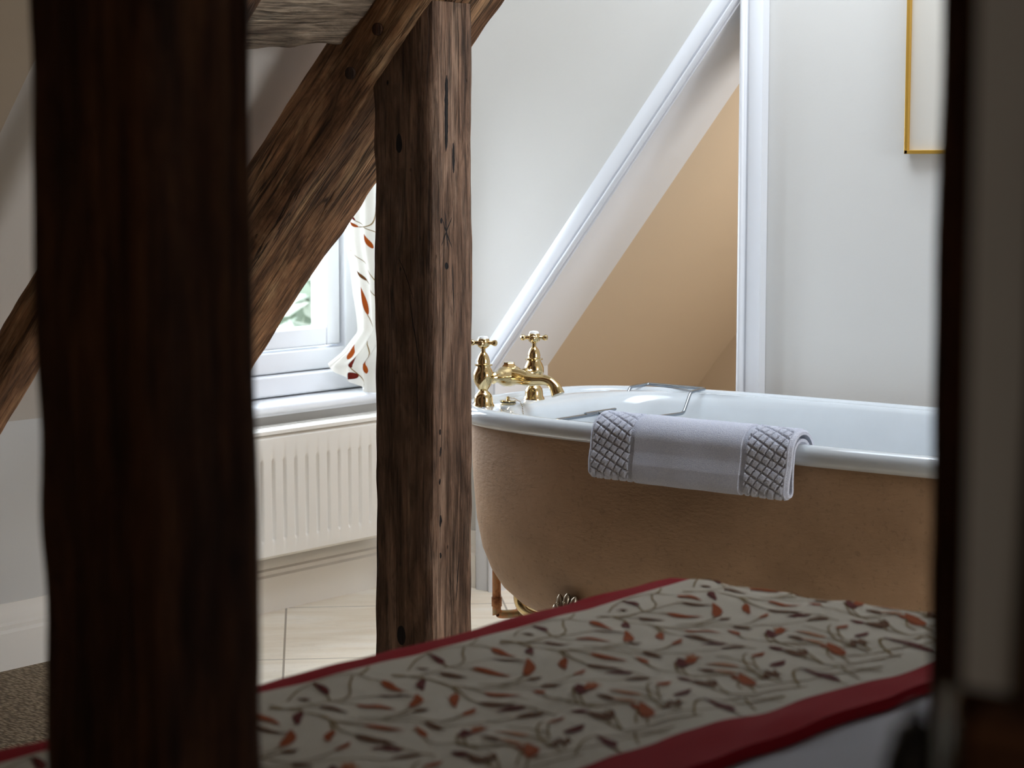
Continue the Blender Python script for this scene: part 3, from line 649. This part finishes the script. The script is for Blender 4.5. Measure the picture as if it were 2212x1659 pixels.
# leaves: ends (crop px), width in metres, colour ; stems: points
R_, D_, O_, P_ = 2, 3, 4, 6
LEAVES = [((345, 375), (530, 455), .010, D_), ((240, 500), (390, 508), .008, O_), ((1310, 415), (1030, 320), .012, R_), ((1440, 467), (1040, 435), .009, O_), ((1290, 588), (860, 530), .013, R_),
 ((830, 617), (510, 560), .012, O_), ((380, 735), (348, 615), .010, D_), ((310, 765), (292, 925), .0125, R_), ((750, 885), (742, 770), .010, R_), ((968, 888), (840, 962), .008, R_), ((480, 935), (310, 970), .009, O_),
 ((1470, 792), (1020, 733), .011, R_), ((1440, 905), (990, 828), .014, O_), ((1180, 947), (1520, 930), .011, D_), ((1400, 1014), (1720, 975), .011, O_), ((700, 1112), (475, 1055), .012, O_),
 ((362, 1115), (495, 1185), .009, R_), ((885, 1108), (905, 1212), .014, D_), ((1180, 1112), (970, 1088), .011, P_), ((1200, 1158), (1610, 1212), .011, P_), ((1250, 1238), (1560, 1292), .009, P_),
 ((1948, 1028), (1775, 1085), .009, R_), ((975, 1375), (1190, 1475), .015, O_), ((1588, 1288), (1662, 1455), .015, R_), ((962, 1537), (735, 1632), .011, D_), ((2020, 1238), (2005, 1325), .006, O_), ((1905, 1248), (2000, 1325), .007, O_), ((-210, 1480), (-330, 1600), .012, R_)]
STEMS = [[(160, 520), (240, 430), (400, 355), (590, 310), (780, 292), (850, 230)], [(720, 310), (718, 370), (748, 430), (700, 478), (600, 500)], [(530, 455), (580, 500)], [(1040, 320), (850, 305), (780, 292)],
 [(1050, 435), (850, 462), (600, 500), (300, 567), (0, 588)], [(870, 533), (700, 518), (600, 500)], [(510, 562), (300, 570)], [(348, 615), (300, 585), (0, 577)], [(0, 560), (250, 590), (480, 640), (700, 690), (1000, 702), (1300, 660), (1480, 615), (1515, 590)],
 [(480, 640), (650, 680), (742, 770)], [(840, 962), (700, 1015), (500, 1040), (240, 1022), (0, 1010)], [(292, 925), (180, 970), (0, 1010), (-250, 1022)], [(1020, 733), (850, 712), (700, 690)], [(700, 690), (820, 775), (1000, 830)], [(1440, 905), (1560, 930), (1700, 960), (1850, 985)],
 [(495, 1185), (560, 1235), (850, 1280), (1100, 1330)], [(905, 1212), (960, 1290), (1070, 1332)], [(1790, 1090), (1800, 1180), (1828, 1240)], [(1350, 1092), (1600, 1130), (1790, 1190)], [(1190, 1475), (1370, 1575)], [(1200, 1350), (1310, 1440), (1375, 1580)], [(1660, 1455), (1650, 1525)],
 [(2000, 1325), (2018, 1365)], [(1830, 1290), (1975, 1385)], [(1370, 1580), (1600, 1560), (1850, 1500), (2212, 1420)], [(-20, 1050), (400, 1075), (900, 1050), (1400, 1015)], [(1610, 1212), (1800, 1260), (2100, 1290)], [(1100, 1330), (1400, 1290), (1800, 1265)]]
TP = .1785
def c2(X, Y): return ((900+X/2.765-1080)/.18987, (1240+Y/2.765-1280)/.18987)
LEAVES += [(c2(*a), c2(*b), w_, c_) for a, b, w_, c_ in [((1058, 975), (1170, 1065), .011, D_), ((585, 1030), (640, 1065), .008, R_), ((405, 1075), (438, 1125), .006, O_), ((460, 1060), (440, 1125), .006, O_),
    ((380, 972), (490, 1002), .010, O_), ((205, 1058), (300, 1082), .012, D_), ((830, 1012), (808, 1060), .006, O_)]]
STEMS += [[c2(*p) for p in st] for st in [[(945, 1098), (985, 1022), (1050, 985), (1200, 975), (1290, 952), (1470, 962)], [(1285, 950), (1285, 990), (1300, 1030)], [(1170, 1065), (1230, 1100)], [(635, 1066), (610, 1110), (600, 1150)],
    [(245, 935), (245, 1000), (300, 1030)], [(438, 1125), (430, 1158)], [(760, 870), (725, 900), (732, 980), (800, 1055)], [(700, 1120), (900, 1080), (1200, 1010), (1500, 930)], [(300, 1030), (500, 1020), (700, 1055), (800, 1056)]]]
def ribbon(mb, pts, wid, mi, srf, ok, up=.0007):
    n = len(pts); L, Rr = [], []
    for i, p in enumerate(pts):
        dd = (pts[min(i+1, n-1)]-pts[max(i-1, 0)]); dd = dd.normalized() if dd.length > 0 else Vector((1, 0)); nn = Vector((-dd.y, dd.x)); w_ = wid(i/(n-1))/2
        L.append(p+nn*w_); Rr.append(p-nn*w_)
    for i in range(n-1):
        q = [L[i], L[i+1], Rr[i+1], Rr[i]]
        if all(ok(a) for a in q): mb.add([srf(a.x, a.y, up) for a in q], [(0, 1, 2, 3)], mi)
def spline(pts, k=8):
    pts = [Vector(p) for p in pts]; q = []
    for i in range(len(pts)-1):
        p0 = pts[max(i-1, 0)]; p1 = pts[i]; p2 = pts[i+1]; p3 = pts[min(i+2, len(pts)-1)]
        for j in range(k):
            t = j/k; q.append(.5*((2*p1)+(p2-p0)*t+(2*p0-5*p1+4*p2-p3)*t*t+(3*p1-p0-3*p2+p3)*t**3))
    return q+[pts[-1]]
def leafw(w_): return lambda t: w_*max(.02, (math.sin(math.pi*t**1.35))**.8)
ok = lambda a: S0+.001 < a.x < S1-.001 and .82 < a.y < 2.56
for k in range(-7, 8):
    off = Vector((0, TP*k))
    for a, b, w_, c_ in LEAVES:
        A = onbed(*a)+off; B = onbed(*b)+off
        if B.y < .7 or A.y > 2.7: continue
        mid = (A+B)/2; nn = Vector((-(B-A).y, (B-A).x))*.06
        ribbon(m, spline([A, mid+nn, B], 9), leafw(w_), c_, tsurf, ok, .0012)
    for st in STEMS:
        pts = [onbed(*p)+off for p in st]
        if max(p.y for p in pts) < .8 or min(p.y for p in pts) > 2.6: continue
        ribbon(m, spline(pts, 8), lambda t: .0022, 5, tsurf, ok, .0008)
o = m.build('bed_throw', [M['cream_fab'], M['red_fab'], M['leaf_rust'], M['leaf_dark'], M['leaf_olive'], M['stem'], M['leaf_pale']])
tag(o, 'cream bed throw printed with rust leaves and edged in crimson bands', 'throw')
# ---------------------------------------------------------------- curtain
def cedge(z):        # left edge of the curtain (Y) by height
    tb = [(.530, 3.955), (.56, 3.88), (.605, 3.834), (.64, 3.907), (.69, 3.968), (.78, 3.962), (.93, 3.942), (1.04, 3.935), (1.25, 3.91), (1.4, 3.90)]
    for (a, b), (c_, d_) in zip(tb, tb[1:]):
        if a <= z <= c_: return b+(d_-b)*(z-a)/(c_-a)
    return tb[0][1] if z < tb[0][0] else tb[-1][1]
def csurf(uu, z, up=0):
    # hem: lifts towards its free corner
    hem = .530+.085*max(0, 1-uu/.42)**1.0 if uu < .42 else .530
    zz = hem+(z-.530)*(1.33-hem)/(1.33-.530)
    ye = cedge(max(zz, .606)) if zz > .606 or uu < .0 else cedge(.606)
    fl = max(0, 1-(zz-.55)/.35) if zz < .9 else 0
    y = ye+(4.175-ye)*uu
    amp = .012+.006*fl
    x = -3.800+.02*(1-uu)*fl+amp*math.sin(uu*42+1.2*noise.noise(Vector((uu*3, zz*4, 0))))*min(1, .25+uu*1.3)+.010*noise.noise(Vector((uu*4, zz*9, 2)))*(1-uu)+(.03 if uu > .4 else .075*uu)
    return Vector((x+up, y, zz))
m = MB(); m.grid([[csurf(i/70, .530+.812*j/90) for j in range(91)] for i in range(71)])
def leaf_c(a, b, w_, mi):
    A, B = Vector(a), Vector(b); ribbon(m, spline([A, (A+B)/2+Vector((.004, .002)), B], 7), lambda t: 0, mi, csurf, lambda q: True)
def cr(pts, wid, mi, up=.0012):
    n = len(pts); sc = .25   # u unit is about .25 m
    L, Rr = [], []
    for i, p in enumerate(pts):
        dd = pts[min(i+1, n-1)]-pts[max(i-1, 0)]; dm = Vector((dd.x*sc, dd.y)).normalized(); nn = Vector((-dm.y/sc, dm.x)); w_ = wid(i/(n-1))/2; L.append(p+nn*w_); Rr.append(p-nn*w_)
    for i in range(n-1):
        q = [L[i], L[i+1], Rr[i+1], Rr[i]]
        if all(.0 <= a.x <= 1 and .530 <= a.y <= 1.33 for a in q): m.add([csurf(a.x, a.y, up) for a in q], [(0, 1, 2, 3)], mi)
for a, b, w_, c_ in [((.05, .945), (.16, .94), .012, 1), ((.04, .985), (.14, .955), .010, 2), ((.24, .93), (.30, .895), .014, 1), ((.08, .81), (.17, .79), .012, 3), ((.12, .765), (.15, .69), .014, 1), ((.38, .625), (.42, .58), .013, 1), ((.10, .60), (.15, .57), .015, 1), ((.24, .60), (.27, .57), .012, 2), ((.22, .53), (.30, .56), .016, 2), ((.52, .60), (.56, .56), .014, 3), ((.7, .80), (.74, .76), .014, 1), ((.1, 1.06), (.18, 1.05), .014, 1), ((.3, 1.12), (.4, 1.10), .014, 2)]:
    cr(spline([Vector(a), (Vector(a)+Vector(b))/2, Vector(b)], 7), leafw(w_*.8), c_)
for st in [[(.16, .94), (.3, .96), (.36, 1.02)], [(.17, .79), (.32, .76)], [(.03, .86), (.2, .84), (.34, .79)], [(.15, .69), (.22, .65), (.36, .60)], [(.27, .57), (.36, .54), (.38, .525)], [(.14, .955), (.28, .945), (.45, .94)], [(.4, .60), (.37, .55), (.38, .525)], [(.5, .9), (.6, .8), (.72, .79)]]:
    cr(spline([Vector(p) for p in st], 8), lambda t: .0022, 4, .0009)
o = m.build('curtain', [M['curt_fab'], M['leaf_rust'], M['leaf_dark'], M['leaf_olive'], M['stem']])
tag(o, 'cream leaf-printed curtain hanging at the right of the dormer window onto the sill', 'curtain')
# ---------------------------------------------------------------- things on the near rail
t = thing('glass_vial', 'slim pale glass vial, blurred, at the lower right beside the dark rail', 'vial', (-.3135, .606, .90))
MB().lathe([(.001, .900), (.0034, .900), (.0038, .903), (.0038, .950), (.003, .956), (.003, .964), (.001, .964)], (-.3135, .606, 0), 'Z', 24).build('glass_body', M['tumbler'], t)
t = thing('lidded_jar', 'small glossy black lidded jar, blurred, at the lower right below the throw', 'jar', (-.3285, .613, .90))
MB().lathe([(.001, .900), (.0085, .900), (.0105, .915), (.0105, .935), (.008, .942), (.001, .943)], (-.3285, .613, 0), 'Z', 28).build('jar_body', M['blackgloss'], t)
MB().lathe([(.001, .943), (.008, .943), (.0072, .947), (.003, .949), (.003, .953), (.001, .954)], (-.3285, .613, 0), 'Z', 28).build('lid', M['blackgloss'], t)
# ---------------------------------------------------------------- end
